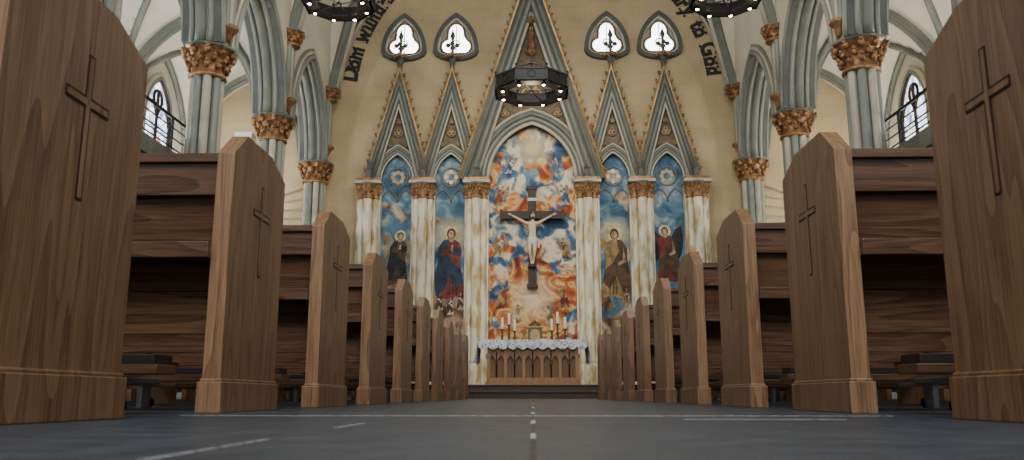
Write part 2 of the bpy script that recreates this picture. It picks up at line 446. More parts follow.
# windows
def lancet(mb, fr, h, z0, zs, rise, glass):
    p = [(-h, z0)] + [(x, y + zs) for x, y in pointed(h, rise, 8)] + [(h, z0)]
    mb.prism(fr, p, .0, .03, glass)
    mb.sweep(fr, p, rect(0, .09, 0, .12), RIB); mb.sweep(fr, p, rollprof(.13, .08, .05), RIBL, True); mb.sweep(fr, p, rollprof(0, .08, .035), BLACK, True)
    mb.prism(fr, [(-h - .15, z0 - .1), (h + .15, z0 - .1), (h + .15, z0), (-h - .15, z0)], 0, .2, RIBL)
    mb.prism(fr, [(-.03, z0), (.03, z0), (.03, zs + rise * .75), (-.03, zs + rise * .75)], .03, .08, BLACK)
    for s_ in (-1, 1):
        q = [(x + s_ * h / 2, y + zs) for x, y in pointed(h / 2, h * .6, 6)]
        mb.sweep(fr, q, rollprof(0, .05, .035, 6), BLACK)
    mb.sweep(fr, circ(h * .33, 14, 0, zs + rise * .52), rollprof(0, .05, .035, 6), BLACK, closed=True)
    z = z0 + .25
    while z < zs: mb.prism(fr, [(-h, z), (h, z), (h, z + .03), (-h, z + .03)], .03, .05, BLACK); z += .25
k = 1
for sx in (-1, 1):
    for cy in cols_y[:-1]:
        mb = MB(); lancet(mb, side(sx * AX, cy - BAY / 2, 0, -sx), .62, 4.95, 6.2, .95, GLASSB); mb.build('window_%d' % k); k += 1
for cx in (-3.27, -1.93, 1.93, 3.27):
    mb = MB(); fr = front(cx, YW, 8.72)
    out = pointed(.52, .95, 8)
    low = [(.52 * math.cos(t), -.22 * math.sin(t)) for t in [pi * i / 8 for i in range(1, 8)]]
    outer = out + low
    mb.prism(fr, outer, 0, .02, RIBL)
    mb.sweep(fr, outer, rect(-.04, .06, 0, .14), RIBD, closed=True)
    mb.sweep(fr, outer, rollprof(-.06, .08, .03, 6), RIBL, True, closed=True)
    pts = []
    for lobe, (lx, ly) in enumerate(((.19, .12), (0, .46), (-.19, .12))):
        a0 = [-100, -10, 100][lobe]; a1 = [60, 190, 280][lobe]; rr = .2 if lobe != 1 else .22
        for i in range(9):
            a = math.radians(a0 + (a1 - a0) * i / 8)
            x = lx + rr * math.cos(a); y = ly + rr * math.sin(a) * (1.35 if lobe == 1 and math.sin(a) > 0 else 1)
            pts.append((x, y))
    mb.prism(fr, pts, .02, .035, GLASSW)
    mb.sweep(fr, pts[::-1], rollprof(0, .04, .03, 6), TRAC, closed=True)
    mb.sweep(fr, circ(.09, 12, 0, .2), rollprof(0, .04, .014, 6), BLACK, closed=True)
    mb.prism(fr, [(-.012, -.05), (.012, -.05), (.012, .7), (-.012, .7)], .035, .05, BLACK)
    mb.build('window_%d' % k); k += 1

# inscription letters along arch
def dense(path, step=.02):
    o = []
    for a, b in zip(path[:-1], path[1:]):
        n = max(1, int(math.dist(a, b) / step))
        for i in range(n): o.append((a[0] + (b[0] - a[0]) * i / n, a[1] + (b[1] - a[1]) * i / n))
    return o
tp = dense(pointed(4.64, 4.47, 30)); E = empty('gothic_inscription', (0, YW, 7.5))
def place(txt, s0, step):
    L = [0]
    for a, b in zip(tp[:-1], tp[1:]): L.append(L[-1] + math.dist(a, b))
    tot = L[-1]; s = s0 if s0 >= 0 else tot + s0
    for j, ch in enumerate(txt):
        w = step * (1.3 if ch in 'mwMDGH' else .72 if ch in 'rilt ' else 1)
        s += w / 2
        if ch != ' ':
            idx = min(range(len(L)), key=lambda q: abs(L[q] - s)); idx = max(1, min(len(tp) - 2, idx))
            a, b = tp[idx - 1], tp[idx + 1]; ang = math.atan2(b[1] - a[1], b[0] - a[0])
            ca, sa = math.cos(ang), math.sin(ang)
            cu = bpy.data.curves.new('letter', 'FONT'); cu.body = ch; cu.size = .53 if ch.islower() else .62; cu.extrude = .008; cu.offset = .024; cu.align_x = 'CENTER'; cu.shear = .05
            cu.materials.append(TEXTM)
            o = bpy.data.objects.new('letter_%s_%d' % (ch, j), cu); COL.objects.link(o); o.parent = E
            off = -.14
            o.location = (tp[idx][0] - sa * off, -.02, tp[idx][1] + ca * off)
            o.rotation_euler = (pi / 2, -ang, 0); o.scale = (.8, 1.0, 1)
            mbl = MB(); fr = (V3((o.location.x, -.02, o.location.z)), V3((ca, 0, sa)), V3((-sa, 0, ca)), V3((0, -1, 0)))
            ww = .085 if ch not in 'mwDGH' else .13
            hh = .28 if ch.islower() else .43
            for (qx, qy) in ((-ww, 0), (ww, 0), (-ww, hh), (ww, hh)) if ch not in 'ilt' else ((0, 0), (0, hh)):
                mbl.prism(fr, [(qx - .045, qy), (qx, qy - .04), (qx + .045, qy), (qx, qy + .04)], 0, .009, TEXTM)
            mbl.build('serifs_%d' % j, E)
        s += w / 2
place('Dom wunderbar', .44, .255)
place('Glory to God', -3.50, .27)

# ---------------------------------------------------------------- reredos
R = empty('gothic_reredos', (0, 0, 0)); ZB = .0
mb = MB(); mb.box(-4.3, 4.3, 19.7, YW, ZB, .9, RIBL); mb.box(-4.35, 4.35, 19.66, YW, .9, 1.0, RIB)
xs = [-4.0, -2.66, -1.35, 1.35, 2.66, 4.0]
for x in xs:
    for dx, dy, rr in ((-.17, -.02, .085), (0, -.12, .11), (.17, -.02, .085)):
        mb.lathe((x + dx, 19.72 + dy, ZB), [(rr * 1.5, 0), (rr * 1.5, .72), (rr * 1.2, .78), (rr * 1.35, .84), (rr, .92), (rr, 4.8)], 14, MARB)
        capital(mb, (x + dx, 19.72 + dy, 4.74), rr * 1.12, .40)
    mb.box(x - .29, x + .29, 19.72, YW, ZB, 5.1, MARB)
    mb.box(x - .33, x + .33, 19.48, YW, 5.12, 5.19, RIBL)
    mb.box(x - .3, x + .3, 19.51, YW, 5.19, 5.26, GOLD)
mb.build('columns', R, bevel=.004)

def gable(mb, cx, half, zb, apex, ah, ar, band, depth, w):
    fr = front(cx, YW, zb)
    H = apex - zb
    p = pointed(ah, ar, 12)
    pp = [(-half + .02, 0)] + p + [(half - .02, 0)]
    for a, b in zip(pp[:-1], pp[1:]):
        ta = H * (1 - abs(a[0]) / half); tb = H * (1 - abs(b[0]) / half)
        mb.prism(fr, [a, b, (b[0], max(tb, b[1] + .001)), (a[0], max(ta, a[1] + .001))], .0, depth * .45, TRAC)
    mb.sweep(fr, p, rect(0, band, 0, depth * .75), RIBD)
    mb.sweep(fr, p, rollprof(.0, depth * .7, band * .13), RIBL, True)
    mb.sweep(fr, p, rollprof(band * .33, depth * .78, band * .12), SHAFT, True)
    mb.sweep(fr, p, rollprof(band * .66, depth * .78, band * .12), RIB, True)
    mb.sweep(fr, p, rollprof(band, depth * .72, band * .10), RIBL, True)
    g = [(-half, 0), (0, H), (half, 0)]
    mb.sweep(fr, g, rect(-w, .0, 0, depth * .9), RIBD)
    mb.sweep(fr, g, rollprof(-w, depth * .85, w * .09), RIBL, True)
    mb.sweep(fr, g, rollprof(-w * .70, depth * .92, w * .11), SHAFT, True)
    mb.sweep(fr, g, rollprof(-w * .36, depth * .92, w * .11), RIB, True)
    mb.sweep(fr, g, rollprof(.0, depth * .85, w * .10), GOLDL, True)
    L = math.hypot(half, H); n = int(L / .22)
    for s_ in (-1, 1):
        for i in range(1, n):
            t = i / n; x = s_ * half * (1 - t); z = H * t
            mb.ball((cx + x + s_ * .05, YW - depth * .8, zb + z + .02), (.042, .05, .05), GOLD, 7, 4)
            mb.ball((cx + x + s_ * .08, YW - depth * .8, zb + z + .06), (.024, .03, .03), GOLD, 6, 4)
def finial(mb, x, y, z, s):
    mb.lathe((x, y, z - .25 * s), [(.05 * s, 0), (.045 * s, .3 * s), (.10 * s, .36 * s), (.04 * s, .42 * s), (.035 * s, .62 * s), (.07 * s, .66 * s), (.03 * s, .72 * s), (.03 * s, .86 * s), (.06 * s, .95 * s), (.0, 1.12 * s)], 10, RIBD)
    for zz, rr in ((.22, .13), (.48, .10)):
        for i in range(4):
            a = i * pi / 2
            mb.ball((x + math.cos(a) * rr * s, y + math.sin(a) * rr * s, z + zz * s), (.06 * s, .06 * s, .05 * s), GOLD if zz < .4 else RIBD, 7, 4)
def roundel(mb, cx, z, r, d):
    fr = front(cx, YW, z)
    mb.sweep(fr, circ(r, 20), rollprof(0, d, r * .12, 6), RIB, True, closed=True)
    mb.prism(fr, circ(r * .95, 20), d - .04, d - .015, TRAC)
    for i in range(3):
        a = pi / 2 + i * 2 * pi / 3
        mb.sweep(front(cx + math.cos(a) * r * .45, YW, z + math.sin(a) * r * .45), circ(r * .36, 12), rollprof(0, d, r * .09, 6), GOLDL, True, closed=True)
mb = MB()
for cx in (-3.33, -2.005, 2.005, 3.33):
    gable(mb, cx, .80, 5.26, 8.2, .40, .68, .19, .30, .27)
    finial(mb, cx, YW - .2, 8.25, 1.15)
    roundel(mb, cx, 6.5, .12, .17); roundel(mb, cx, 6.78, .07, .17)
    for s_ in (-1, 1): roundel(mb, cx + s_ * .24, 6.2, .08, .17)
gable(mb, 0, 1.78, 5.26, 11.0, 1.08, 1.42, .34, .42, .42)
roundel(mb, 0, 7.55, .32, .22); roundel(mb, 0, 8.15, .17, .22)
for s_ in (-1, 1): roundel(mb, s_ * .66, 6.98, .12, .22); roundel(mb, s_ * .44, 7.25, .09, .22)
mb.lathe((0, YW - .32, 8.45), [(.0, 0), (.12, .08), (.14, .12), (.09, .14), (.10, .3), (.07, .5), (.08, .62), (.03, .68)], 12, GOLD)
mb.ball((0, YW - .32, 9.19), (.055, .055, .07), GOLDL); mb.lathe((0, YW - .32, 9.3), [(.13, 0), (.13, .05), (.02, .4), (0, .42)], 8, GOLD, False)
finial(mb, 0, YW - .28, 11.05, 1.5)
for x in xs:
    z0 = 5.26
    mb.lathe((x, 19.62, z0), [(.075, 0), (.075, .2), (.10, .24), (.05, .28), (.0, .6)], 8, RIBD, False)
    mb.ball((x, 19.62, z0 + .61), .035, GOLD)
mb.build('gables', R)

# murals
mb = MB(); fr = front(0, YW, 0)
pc = [(-1.1, 1.0)] + [(x, y + 5.2) for x, y in pointed(1.1, 1.47, 12)] + [(1.1, 1.0)]
mb.prism(fr, pc, 0, .06, MURC); mb.build('mural_centre', R)
for i, cx in enumerate((-3.33, -2.005, 2.005, 3.33)):
    mb = MB(); p = [(cx - .42, 1.0)] + [(cx + x, y + 5.2) for x, y in pointed(.42, .74, 10)] + [(cx + .42, 1.0)]
    mb.prism(fr, p, 0, .06, MURS)
    for j in range(8):
        a = j * pi / 4
        mb.prism(fr, [(cx + .13 * math.cos(a) + .055 * math.cos(t), 5.36 + .13 * math.sin(a) + .055 * math.sin(t)) for t in [q * pi / 4 for q in range(8)]], .06, .075, RIBL if j % 2 else GOLDL)
    mb.sweep(front(cx, YW, 5.36), circ(.24, 20), rollprof(0, .07, .02, 6), RIB, closed=True)
    for s_ in (-1, 1): mb.sweep(front(cx + s_ * .2, YW, 4.72), pointed(.2, .32, 8), rollprof(0, .07, .022, 6), RIB)
    mb.build('mural_side_%d' % (i + 1), R)

def P(name, c): return noisy('paint_' + name, tuple(x * .4 for x in c), c, 7, .7, lo=.35, hi=.62)
cNavy = P('navy', (.03, .06, .12)); cRed = P('red', (.28, .06, .045)); cBrown = P('brown', (.14, .08, .04)); cOch = P('ochre', (.44, .29, .12)); cSkin = P('skin', (.68, .45, .29)); cHair = P('hair', (.08, .04, .02)); cHalo = P('halo', (.95, .80, .42)); cWhite = P('white', (.82, .75, .60)); cDark = P('dark', (.03, .03, .03)); cWing = P('wing', (.42, .34, .26)); cBlue = P('blue', (.08, .16, .30))
def figure(mb, cx, z0, h, robe, cloak, mir=1, wings=None, lean=0, staff=False, arm='pray', halo=True):
    fr = front(cx, YW, z0)
    def pr(poly, w, m): mb.prism(fr, [(mir * x * h + lean * y * h, y * h) for x, y in poly], .06, .06 + w, m)
    if wings:
        pr([(-.06, .72), (-.2, .95), (-.30, 1.0), (-.33, .8), (-.27, .5), (-.18, .35), (-.1, .5)], .006, wings)
        pr([(.06, .72), (.2, .95), (.30, 1.0), (.33, .8), (.27, .5), (.18, .35), (.1, .5)], .006, wings)
    if halo: pr([(.11 * math.cos(t) * 1.0, .91 + .11 * math.sin(t)) for t in [i * pi / 8 for i in range(16)]], .008, cHalo)
    pr([(-.17, 0), (-.19, .12), (-.14, .35), (-.12, .55), (-.16, .66), (-.12, .77), (-.05, .82), (.05, .82), (.12, .77), (.15, .66), (.12, .52), (.15, .3), (.2, .1), (.17, -.01), (.06, .03), (-.05, -.01)], .012, robe)
    pr([(-.2, .02), (-.23, .25), (-.17, .55), (-.18, .70), (-.11, .81), (-.03, .83), (-.06, .66), (.02, .5), (.14, .4), (.17, .22), (.08, .12), (-.02, .3), (-.1, .1)], .016, cloak)
    for q in range(3): pr([(-.02 + q * .05, .04), (-.01 + q * .05, .04), (.0 + q * .03, .3), (-.012 + q * .03, .3)], .0175, cDark)
    if arm == 'pray':
        pr([(-.12, .70), (-.13, .60), (-.02, .60), (.03, .70), (.0, .72), (-.04, .65)], .02, robe)
        pr([(.13, .70), (.13, .59), (.03, .60), (.0, .70), (.03, .72)], .02, cloak)
        pr([(-.01, .66), (.03, .65), (.03, .74), (.005, .745)], .022, cSkin)
    else:
        pr([(.10, .78), (.16, .70), (.27, .86), (.24, .89)], .02, robe)
        pr([(.24, .89), (.27, .86), (.30, .93), (.27, .95)], .022, cSkin)
        pr([(-.12, .72), (-.16, .5), (-.05, .45), (-.04, .49), (-.11, .53)], .02, cSkin)
    pr([(-.03, .79), (.03, .79), (.03, .86), (-.03, .86)], .018, cSkin)
    pr([(.062 * math.cos(t), .905 + .078 * math.sin(t)) for t in [i * pi / 8 for i in range(16)]], .02, cHair)
    pr([(.043 * math.cos(t), .893 + .058 * math.sin(t)) for t in [i * pi / 8 for i in range(16)]], .023, cSkin)
    pr([(-.025, .90), (-.008, .90), (-.008, .907), (-.025, .907)], .025, cHair); pr([(.008, .90), (.025, .90), (.025, .907), (.008, .907)], .025, cHair)
    pr([(-.012, .865), (.012, .865), (.0, .858)], .025, cRed)
    if staff: pr([(.27, 0), (.285, 0), (.285, 1.15), (.27, 1.15)], .018, cHair)
mb = MB(); figure(mb, -1.98, 2.35, 1.75, cRed, cNavy)
for dx, dz in ((-.26, 2.2), (0, 2.1), (.25, 2.22)): figure(mb, -1.98 + dx, dz - .15, .42, cWhite, cBrown, wings=cWing, halo=False)
mb.build('painted_madonna', R)
mb = MB(); figure(mb, 2.0, 2.35, 1.72, cOch, cBrown, -1, arm='raise', staff=True)
figure(mb, 2.26, 2.1, .5, cWhite, cOch, halo=False); mb.build('painted_saint', R)
mb = MB(); figure(mb, -3.3, 2.7, 1.3, cBrown, cDark, 1, wings=cWing, lean=.06); mb.build('painted_angel_1', R)
mb = MB(); figure(mb, 3.3, 2.75, 1.35, cRed, cBrown, -1, wings=cDark, lean=-.06, arm='raise'); mb.build('painted_angel_2', R)
mb = MB()
for (x, z, h, a, b, ln, m_) in ((-.84, 4.62, .52, cOch, cRed, .25, 1), (.84, 4.65, .52, cWhite, cBlue, -.25, -1), (-.84, 3.35, .52, cWhite, cOch, .2, 1), (.84, 3.3, .52, cBrown, cOch, -.2, -1),
                               (-.6, 5.45, .42, cWhite, cBlue, .3, 1), (.6, 5.45, .42, cOch, cBlue, -.3, -1), (-.78, 2.1, .55, cRed, cOch, .15, 1), (.78, 2.1, .55, cOch, cRed, -.15, -1), (-.4, 1.75, .45, cOch, cWhite, .1, 1), (.42, 1.72, .45, cWhite, cOch, -.1, -1)):
    figure(mb, x, z, h, a, b, m_, wings=cWing if z > 3 else None, lean=ln, halo=False, arm='raise' if z < 3 else 'pray')
mb.build('painted_heavenly_host', R)

# ---------------------------------------------------------------- crucifix
C = empty('crucifix', (0, 19.86, 0))
mb = MB()
mb.box(-.10, .10, -.10, .0, 2.62, 5.05, CROSSW); mb.box(-.75, .75, -.11, -.0, 4.26, 4.46, CROSSW)
for x0, x1 in ((-.79, -.72), (.72, .79)): mb.box(x0, x1, -.12, 0, 4.22, 4.50, CROSSW)
mb.box(-.13, .13, -.12, 0, 5.0, 5.09, CROSSW); mb.box(-.13, .13, -.12, 0, 2.57, 2.66, CROSSW)
mb.box(-.11, .11, -.13, -.1, 4.70, 4.78, CLOTHW); mb.box(-.09, .09, -.2, -.1, 3.06, 3.11, CROSSW)
mb.build('cross_beams', C, bevel=.008)
def skinned(name, verts, edges, mat, parent, sub=2):
    me = bpy.data.meshes.new(name); me.from_pydata([v[:3] for v in verts], edges, []); me.materials.append(mat)
    ob = bpy.data.objects.new(name, me); COL.objects.link(ob); ob.parent = parent
    m = ob.modifiers.new('skin', 'SKIN'); m.use_smooth_shade = True
    for i, v in enumerate(verts):
        r = v[3]; me.skin_vertices[0].data[i].radius = r if hasattr(r, '__len__') else (r, r)
        me.skin_vertices[0].data[i].use_root = (i == 0)
    s = ob.modifiers.new('sub', 'SUBSURF'); s.levels = sub; s.render_levels = sub
    return ob
by = -.19
vs = [(0, by, 3.74, (.095, .07)), (0, by, 3.88, (.08, .06)), (0, by, 4.03, (.11, .075)), (0, by, 4.13, (.09, .06)), (.0, by - .01, 4.20, .035), (.015, by - .03, 4.25, .035),
      (-.13, by, 4.13, .045), (-.32, by + .02, 4.24, .032), (-.50, by + .06, 4.35, .022),
      (.13, by, 4.13, .045), (.32, by + .02, 4.24, .032), (.50, by + .06, 4.35, .022),
      (-.06, by, 3.68, .068), (-.065, by - .09, 3.45, .048), (-.02, by + .01, 3.2, .030), (-.01, by - .04, 3.12, .026),
      (.06, by, 3.68, .068), (.055, by - .09, 3.44, .048), (.025, by - .0, 3.2, .030), (.015, by - .05, 3.12, .026)]
es = [(0, 1), (1, 2), (2, 3), (3, 4), (4, 5), (3, 6), (6, 7), (7, 8), (3, 9), (9, 10), (10, 11), (0, 12), (12, 13), (13, 14), (14, 15), (0, 16), (16, 17), (17, 18), (18, 19)]
skinned('corpus_body', vs, es, SKIN, C)
mb = MB()
mb.ball((.02, by - .04, 4.315), (.058, .066, .08), SKIN, 14, 10)
mb.ball((.02, by - .105, 4.30), (.012, .018, .02), SKIN); mb.ball((.02, by - .02, 4.33), (.066, .066, .08), cHair, 12, 8)
mb.ball((.02, by - .08, 4.255), (.035, .035, .04), cHair); mb.ball((-.035, by - .02, 4.25), (.025, .04, .07), cHair); mb.ball((.07, by - .02, 4.25), (.025, .04, .07), cHair)
for s_ in (-1, 1): mb.ball((.02 + s_ * .02, by - .097, 4.325), .008, cHair)
mb.sweep((V3((.02, by - .03, 4.36)), V3((1, 0, 0)), V3((0, 1, 0)), V3((0, 0, 1))), circ(.07, 14), rollprof(0, 0, .012, 6), cBrown, closed=True)
mb.lathe((0, by, 3.60), [(.10, 0), (.125, .05), (.115, .12), (.11, .18)], 14, CLOTHW); mb.tube([(.11, by - .02, 3.75), (.16, by - .03, 3.68), (.15, by - .03, 3.52)], [.03, .035, .02], CLOTHW)
for s_ in (-1, 1):
    mb.ball((s_ * .525, by + .07, 4.365), (.03, .014, .026), SKIN)
    for f_ in range(4): mb.tube([(s_ * .545, by + .065, 4.35 + f_ * .012), (s_ * (.575 + .004 * (1.5 - abs(f_ - 1.5))), by + .05, 4.362 + f_ * .013), (s_ * .585, by + .035, 4.36 + f_ * .012)], [.0065, .006, .005], SKIN, 6)
    mb.tube([(s_ * .52, by + .06, 4.385), (s_ * .54, by + .045, 4.405)], [.007, .005], SKIN, 6)
mb.build('corpus_head_and_cloth', C)

# ---------------------------------------------------------------- altar
A = empty('altar', (0, 17.0, .226))
mb = MB(); hw = .92; AHt = .91
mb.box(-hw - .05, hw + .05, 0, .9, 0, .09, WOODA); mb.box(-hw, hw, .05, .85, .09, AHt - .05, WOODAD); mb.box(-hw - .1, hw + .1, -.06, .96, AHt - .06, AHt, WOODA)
mb.box(-hw, hw, .0, .06, .09, .17, WOODA); mb.box(-hw, hw, .0, .06, .70, AHt - .06, WOODA)
n = 5; w = 2 * hw / n
for i in range(n + 1):
    x = -hw + i * w; x = max(-hw + .03, min(hw - .03, x)); mb.box(x - .032, x + .032, -.012, .06, .09, .8, WOODA)
for i in range(n):
    for hf in (-1, 1):
        x = -hw + (i + .5) * w + hf * w * .235; fr = front(x, 0.06, .44)
        p = pointed(w * .205, .17, 8)
        pp = [(-w * .265, 0)] + p + [(w * .265, 0)]
        for a, b in zip(pp[:-1], pp[1:]): mb.prism(fr, [a, b, (b[0], .28), (a[0], .28)], 0, .045, WOODA)
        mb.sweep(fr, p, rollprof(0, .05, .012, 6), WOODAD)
        mb.prism(fr, [(-w * .265, -.3), (-w * .205, -.3), (-w * .205, .01), (-w * .265, .01)], 0, .045, WOODA)
        mb.prism(fr, [(w * .205, -.3), (w * .265, -.3), (w * .265, .01), (w * .205, .01)], 0, .045, WOODA)
mb.build('altar_body', A, bevel=.003)
mb = MB(); cw = 1.1; z = AHt
mb.box(-cw, cw, -.09, .98, z, z + .02, LINEN)
nseg = 88; vs = []
for i in range(nseg + 1):
    x = -cw + 2 * cw * i / nseg; wv = .012 * math.sin(i * .9); sc_ = .05 * abs(math.sin(i * pi / 8))
    vs += [(x, -.09, z + .02), (x, -.11 + wv * .5, z - .06), (x, -.12 + wv, z - .13 - sc_)]
mb.add(vs, [(i * 3 + j, i * 3 + j + 1, i * 3 + j + 4, i * 3 + j + 3) for i in range(nseg) for j in range(2)], LACE)
for s_ in (-1, 1):
    vs = []; ns = 30
    for i in range(ns + 1):
        y = -.09 + 1.07 * i / ns; wv = .015 * math.sin(i * 1.2); sc_ = .03 * abs(math.sin(i * pi / 6))
        vs += [(s_ * cw, y, z + .02), (s_ * (cw + .03 + wv), y - .02, z - .18), (s_ * (cw + .07 + wv * 2), y - .04, z - .42 - sc_)]
    mb.add(vs, [(i * 3 + j, i * 3 + j + 1, i * 3 + j + 4, i * 3 + j + 3) for i in range(ns) for j in range(2)], LACE)
mb.build('altar_cloth', A)
ZT = .226 + AHt + .02
def candlestick(x, y, h, hc):
    mb = MB()
    mb.lathe((0, 0, 0), [(.07, 0), (.07, .02), (.025, .05), (.02, .4 * h), (.04, .45 * h), (.02, .5 * h), (.02, .9 * h), (.05, .96 * h), (.05, h)], 14, BRONZE)
    mb.lathe((0, 0, h), [(.028, 0), (.028, hc), (.004, hc + .01)], 10, CANDLE)
    mb.lathe((0, 0, h + hc), [(.004, 0), (.004, .03)], 6, BLACK)
    mb.build('candlestick', loc=(x, y, ZT))
for x, h in ((-.64, .26), (-.50, .36), (-.38, .22), (.40, .22), (.52, .36), (.68, .26)): candlestick(x, 17.5 + .1 * math.sin(x * 9), h, .24)
mb = MB()
mb.box(-.15, .15, 0, .22, 0, .30, BRONZE); mb.box(-.18, .18, -.02, .24, 0, .03, BRASS); mb.box(-.17, .17, -.02, .24, .29, .32, BRASS)
mb.prism(front(0, 0, .05), [(-.1, 0)] + [(x, y + .12) for x, y in pointed(.1, .09, 5)] + [(.1, 0)], 0, .02, BRASS)
mb.lathe((0, .11, .32), [(.13, 0), (.11, .06), (.04, .11), (.01, .13)], 8, BRONZE); mb.box(-.01, .01, .10, .12, .44, .56, BRASS); mb.box(-.035, .035, .10, .12, .49, .51, BRASS)
mb.build('tabernacle', loc=(.05, 17.55, ZT), bevel=.004)
mb = MB(); mb.prism(front(0, 0, .008), [(-.13, 0), (.13, 0), (.13, .02), (0, .035), (-.13, .02)], -.2, 0, PAGE); mb.box(-.14, .14, 0, .2, 0, .008, BOOKR)
mb.build('open_missal', loc=(.22, 17.2, ZT))
mb = MB(); mb.lathe((0, 0, 0), [(.05, 0), (.045, .015), (.012, .04), (.02, .08), (.012, .1), (.05, .15), (.055, .21)], 14, BRASS); mb.build('chalice', loc=(-.18, 17.25, ZT))

# ---------------------------------------------------------------- pews
def make_pew(sx):
    mb = MB(); H = .815; D = .485; T = .05
    X = lambda a: sx * a
    def bx(x0, x1, y0, y1, z0, z1, m):
        a, b = sorted((X(x0), X(x1))); mb.box(a, b, y0, y1, z0, z1, m)
    Lw = 3.45
    prof = [(-D, .09), (0, .09), (0, .765), (-.15, H), (-D + .10, H), (-D, .735)]
    for x0 in (0, Lw):
        fr = (V3((X(x0), 0, 0)), V3((0, 1, 0)), V3((0, 0, 1)), V3((sx, 0, 0)))
        mb.prism(fr, prof, 0, T, WOODV)
        bx(x0 - .010, x0 + T + .010, -D - .012, .012, 0, .084, WOODV); bx(x0 - .005, x0 + T + .005, -D - .006, .006, .084, .092, WOODV)
    cy, cz = -.225, .60
    fr = (V3((0, cy, cz)), V3((0, 1, 0)), V3((0, 0, 1)), V3((-sx, 0, 0)))
    def cr(a, arm, up, dn): return [(-a, -dn), (a, -dn), (a, -a), (arm, -a), (arm, a), (a, a), (a, up), (-a, up), (-a, a), (-arm, a), (-arm, -a), (-a, -a)]
    mb.prism(fr, cr(.0115, .078, .095, .193), -.001, .0012, WOODG)
    mb.prism(fr, cr(.0062, .073, .090, .188), -.001, .0024, WOODV)
    def slab(y0, z0, y1, z1, t, m, xa=T, xb=Lw):
        d = V3((0, y1 - y0, z1 - z0)).normalized(); nn = V3((0, d.z, -d.y)) * t
        pts = [V3((0, y0, z0)), V3((0, y0, z0)) + nn, V3((0, y1, z1)) + nn, V3((0, y1, z1))]
        vs = [(X(xx), p.y, p.z) for xx in (xa, xb) for p in pts]
        mb.add(vs, [(0, 1, 2, 3), (4, 5, 6, 7), (0, 1, 5, 4), (1, 2, 6, 5), (2, 3, 7, 6), (3, 0, 4, 7)], m)
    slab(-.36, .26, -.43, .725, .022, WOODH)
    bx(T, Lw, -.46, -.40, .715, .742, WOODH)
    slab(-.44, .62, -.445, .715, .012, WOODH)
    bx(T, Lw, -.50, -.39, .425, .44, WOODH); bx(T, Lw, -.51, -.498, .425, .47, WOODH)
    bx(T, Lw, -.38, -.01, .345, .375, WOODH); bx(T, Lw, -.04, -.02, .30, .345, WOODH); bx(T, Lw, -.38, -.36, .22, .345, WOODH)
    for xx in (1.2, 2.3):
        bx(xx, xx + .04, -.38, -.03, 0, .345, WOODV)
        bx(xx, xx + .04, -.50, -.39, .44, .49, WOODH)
    bx(T + .04, Lw - .1, -.68, -.56, .10, .125, WOODH); bx(T + .05, Lw - .11, -.675, -.565, .125, .15, CUSH)
    for xx in (.22, .62, 1.25, 2.35, 3.2):
        bx(xx, xx + .02, -.66, -.58, 0, .10, STEEL)
        bx(xx, xx + .015, -.60, -.36, .08, .095, STEEL)
        mb.ball((X(xx + .01), -.57, .02), (.02, .02, .02), BLACK)
    rnd = random.Random(7 if sx > 0 else 3)
    for xx in (.30, .95, 1.5, 1.62, 2.6, 3.1):
        hh = rnd.uniform(.06, .09)
        bx(xx, xx + .10, -.49, -.485, .44, .44 + hh, PAGE if rnd.random() < .5 else BOOKR); bx(xx, xx + .10, -.465, -.46, .44, .44 + hh, BOOKR); bx(xx + .003, xx + .097, -.485, -.465, .442, .435 + hh, PAGE)
    return mb.mesh('church_pew')
for sx in (-1, 1):
    me = make_pew(sx)
    for kk in range(10):
        o = bpy.data.objects.new('church_pew', me); COL.objects.link(o)
        o.location = (sx * .855, 1.725 + 1.045 * kk, 0)
        b = o.modifiers.new('bevel', 'BEVEL'); b.width = .005; b.segments = 2; b.limit_method = 'ANGLE'; b.angle_limit = .7

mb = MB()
for (x0, x1, y0, y1) in ((-.290, -.286, .62, .92), (-.293, -.288, 1.25, 1.45), (-.003, .003, .95, 1.07), (-.004, .004, 1.45, 1.62), (-.005, .005, 2.2, 2.45), (-.005, .005, 3.2, 3.6), (-.006, .006, 4.6, 5.1), (-.83, .83, 1.98, 1.996), (.30, .62, 1.70, 1.708)):  # crosswise strips are painted floor shine, lengthwise ones are tape
    mb.box(x0, x1, y0, y1, 0, .0006, TAPE_SHINE)
mb.build('tape_and_shine_marks')

